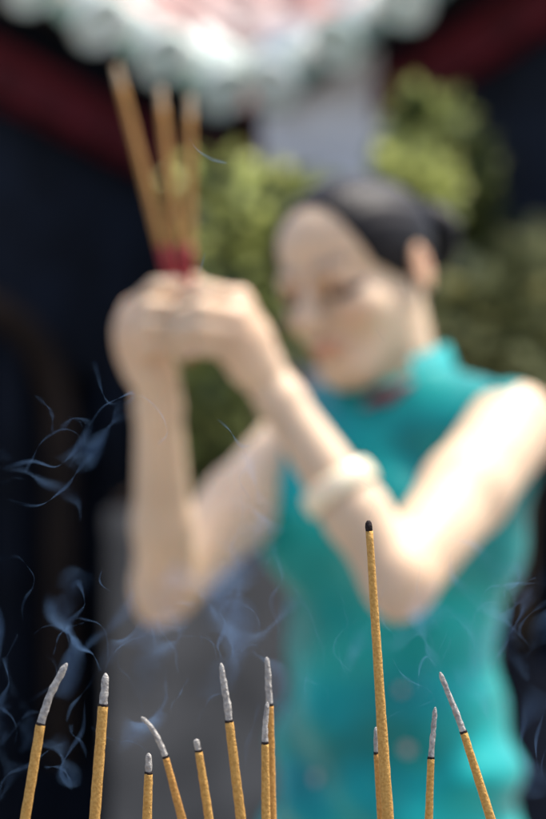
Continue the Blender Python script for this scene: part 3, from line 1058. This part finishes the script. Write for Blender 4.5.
# ------------------------------------------------------------------ smoke
def ribbon(V, Fc, Dn, pts, width, twist, dens, seed):
    """a thin twisting sheet of smoke along pts (Vectors), fading at its edges and ends"""
    rn = random.Random(seed)
    out = []
    for i in range(len(pts) - 1):
        p0 = pts[max(i - 1, 0)]; p1 = pts[i]; p2 = pts[i + 1]; p3 = pts[min(i + 2, len(pts) - 1)]
        for s_ in range(14):
            t = s_ / 14
            out.append(0.5 * ((2 * p1) + (p2 - p0) * t + (2 * p0 - 5 * p1 + 4 * p2 - p3) * t * t + (3 * p1 - p0 - 3 * p2 + p3) * t ** 3))
    out.append(pts[-1])
    n = len(out)
    ph = rn.uniform(0, 6)
    for i, p in enumerate(out):
        t = i / (n - 1)
        tg = (out[min(i + 1, n - 1)] - out[max(i - 1, 0)]).normalized()
        a = ph + twist * t * 6 + 1.2 * mnoise.noise(p * 36 + Vector((seed, 0, 0)))
        s1 = tg.cross(Vector((0, 1, 0))).normalized(); s2 = tg.cross(s1)
        sd1 = s1 * math.cos(a) + s2 * math.sin(a)
        w_ = width * (0.45 + 0.9 * abs(mnoise.noise(p * 26 + Vector((0, seed, 0)))) + 0.4 * t)
        p = p + Vector((mnoise.noise(p * 57), 0, mnoise.noise(p * 57 + Vector((9, 9, 9))))) * 0.0014
        i0 = len(V)
        for k in range(7):
            x_ = k / 3 - 1
            V.append(p + sd1 * w_ * x_ + s2 * w_ * 0.25 * (1 - x_ * x_))
            Dn.append(dens * math.cos(x_ * math.pi / 2) ** 1.3 * math.sin(math.pi * min(1, max(0, t))) ** 0.6)
        if i:
            for k in range(6):
                a_ = i0 - 7 + k
                Fc.append((a_, a_ + 1, a_ + 8, a_ + 7))


def smoke_obj(ribs, m_, label):
    V, Fc, Dn = [], [], []
    for j, (pp, w_, tw, de) in enumerate(ribs):
        ribbon(V, Fc, Dn, [P(x, y, d * NEAR) for x, y, d in pp], w_ * NEAR, tw, de, j * 7 + len(label))
    me = mesh_from(V, Fc)
    at = me.attributes.new('dens', 'FLOAT', 'POINT')
    at.data.foreach_set('value', Dn)
    o = link('incense_smoke', me, m_)
    tag(o, label, 'smoke', kind='stuff')
    return o


def wander(x, y, d, n, step, seed):
    """a rising, curling path: where a thread of smoke drifts"""
    rn = random.Random(seed)
    pts, a, w_ = [], -math.pi / 2 + rn.uniform(-.5, .5), rn.uniform(-.2, .2)
    for i in range(n):
        pts.append((x, y, d))
        w_ = w_ * 0.75 + rn.gauss(0, .42)
        a = a + w_
        a += 0.25 * (-math.pi / 2 - a)
        x += math.cos(a) * step; y += math.sin(a) * step; d += rn.gauss(0, .004)
    return pts


extra, veil = [], []
rq = random.Random(21)
for (x0, x1, y0, y1, cnt, dn_) in ((-5, 115, 620, 800, 10, .5), (140, 265, 560, 720, 9, .40), (395, 550, 600, 780, 13, .55), (0, 110, 430, 520, 3, .35), (280, 380, 620, 760, 5, .3)):
    for k in range(cnt):
        extra.append((wander(rq.uniform(x0, x1), rq.uniform(y0, y1), 1.15 + rq.uniform(-.02, .06), rq.randint(5, 9), rq.uniform(9, 16), rq.randint(0, 9999)), rq.uniform(.0009, .0022), rq.uniform(.5, 1.6), dn_ * rq.uniform(.5, 1.1)))
    for k in range(cnt // 2):
        veil.append((wander(rq.uniform(x0, x1), rq.uniform(y0, y1), 1.25 + rq.uniform(-.04, .08), rq.randint(4, 7), rq.uniform(18, 28), rq.randint(0, 9999)), rq.uniform(.006, .016), rq.uniform(.4, 1), rq.uniform(.5, 1)))
# one thread straight up from each burning tip
for (x, y, d) in ((67, 662, 1.118), (105, 672, 1.13), (141, 716, 1.2), (148, 752, 1.15), (196, 738, 1.2), (221, 662, 1.19), (266, 656, 1.2), (377, 727, 1.17), (435, 706, 1.15), (440, 671, 1.155), (368, 520, 1.15)):
    extra.append((wander(x, y, d, 7, 11, int(x * 3)), .0008, .8, .45))
smoke_obj([
    ([(2, 470, 1.15), (30, 462, 1.15), (58, 466, 1.16), (78, 445, 1.16), (88, 425, 1.16), (74, 418, 1.17), (60, 428, 1.17)], .0028, 1, .55),
    ([(88, 425, 1.15), (102, 408, 1.15), (120, 398, 1.15), (134, 392, 1.16), (128, 402, 1.17), (110, 402, 1.18), (100, 385, 1.18), (92, 360, 1.18)], .0018, 1, .8),
    ([(134, 392, 1.15), (150, 400, 1.15), (163, 415, 1.15), (168, 432, 1.15), (158, 443, 1.15)], .0012, 1, .8),
    ([(5, 500, 1.15), (40, 505, 1.15), (62, 490, 1.15), (80, 468, 1.16), (100, 450, 1.16)], .002, 1.5, .6),
    ([(218, 420, 1.15), (228, 430, 1.15), (240, 445, 1.16), (256, 440, 1.16), (258, 425, 1.16)], .0018, 1.5, .9),
    ([(240, 445, 1.15), (246, 462, 1.15), (238, 480, 1.16), (250, 500, 1.16)], .0014, 1.5, .5),
    ([(188, 138, 1.15), (196, 150, 1.15), (210, 160, 1.15), (226, 164, 1.15)], .0016, .5, .8),
    ([(206, 250, 1.15), (203, 262, 1.15), (198, 276, 1.15)], .0014, .5, .8),
    ([(377, 320, 1.15), (376, 330, 1.15), (384, 343, 1.15)], .0012, .3, .8),
    ([(104, 568, 1.14), (102, 580, 1.14), (112, 592, 1.15), (128, 596, 1.15), (134, 602, 1.15)], .0010, .5, 1.),
    ([(100, 672, 1.13), (92, 655, 1.13), (78, 645, 1.13), (70, 625, 1.14), (84, 605, 1.14), (80, 582, 1.14), (70, 590, 1.14)], .0026, 1, .7),
    ([(222, 660, 1.17), (218, 646, 1.17), (226, 625, 1.17), (222, 612, 1.18), (230, 602, 1.18)], .0022, 1, .7),
    ([(266, 655, 1.18), (278, 630, 1.18), (270, 600, 1.18), (282, 575, 1.18), (272, 540, 1.18), (262, 510, 1.18)], .0028, 1.3, .35),
    ([(262, 700, 1.18), (256, 720, 1.18), (248, 745, 1.18), (246, 770, 1.18)], .0022, .8, .45),
    ([(438, 668, 1.15), (428, 655, 1.15), (420, 668, 1.15), (417, 690, 1.15)], .0016, 1, .8),
    ([(440, 668, 1.15), (448, 650, 1.15), (452, 640, 1.15), (450, 655, 1.15)], .0012, 1, .8),
    ([(436, 648, 1.16), (430, 632, 1.16), (440, 622, 1.16), (432, 608, 1.16), (440, 590, 1.17)], .002, 1.3, .4),
    ([(492, 690, 1.16), (512, 660, 1.16), (530, 650, 1.16), (520, 630, 1.16), (536, 610, 1.17), (548, 600, 1.17)], .002, 1.3, .6),
    ([(495, 620, 1.16), (508, 610, 1.16), (505, 590, 1.16), (520, 580, 1.16), (515, 560, 1.17)], .002, 1.3, .55),
    ([(540, 770, 1.16), (538, 740, 1.16), (544, 715, 1.16), (548, 690, 1.16)], .0018, 1., .6),
    ([(336, 640, 1.16), (342, 660, 1.16), (350, 680, 1.16)], .0012, .5, .5),
    ([(308, 670, 1.16), (304, 690, 1.16), (312, 715, 1.16)], .0012, .5, .6),
    ([(86, 700, 1.14), (82, 730, 1.14), (72, 750, 1.14), (62, 772, 1.14), (72, 790, 1.14)], .002, 1, .5),
    ([(0, 745, 1.14), (8, 720, 1.14), (0, 700, 1.14), (10, 680, 1.14), (4, 655, 1.14)], .003, 1, .6),
] + extra, M['smoke_thread'], 'thin curling threads of blue smoke rising from the incense sticks')
smoke_obj([
    ([(60, 700, 1.25), (75, 650, 1.25), (60, 610, 1.25), (85, 570, 1.25)], .016, .7, 1.),
    ([(0, 800, 1.2), (20, 740, 1.2), (0, 690, 1.2), (16, 630, 1.2)], .018, .7, 1.),
    ([(150, 700, 1.25), (150, 660, 1.25), (180, 635, 1.25), (170, 600, 1.25), (200, 570, 1.25)], .02, .7, .9),
    ([(200, 700, 1.25), (235, 640, 1.25), (220, 590, 1.25), (250, 550, 1.25), (250, 500, 1.3)], .022, .6, .9),
    ([(0, 480, 1.2), (50, 470, 1.2), (90, 450, 1.22), (130, 400, 1.22)], .012, .9, 1.),
    ([(470, 680, 1.22), (500, 630, 1.22), (520, 590, 1.22), (500, 540, 1.22)], .016, .7, .9),
    ([(400, 720, 1.2), (430, 670, 1.2), (420, 620, 1.2), (440, 580, 1.2)], .012, .7, .6),
    ([(540, 800, 1.2), (520, 740, 1.2), (546, 690, 1.2)], .014, .7, .7),
] + veil, M['smoke_veil'], 'faint blue veils of smoke drifting across the dark background')
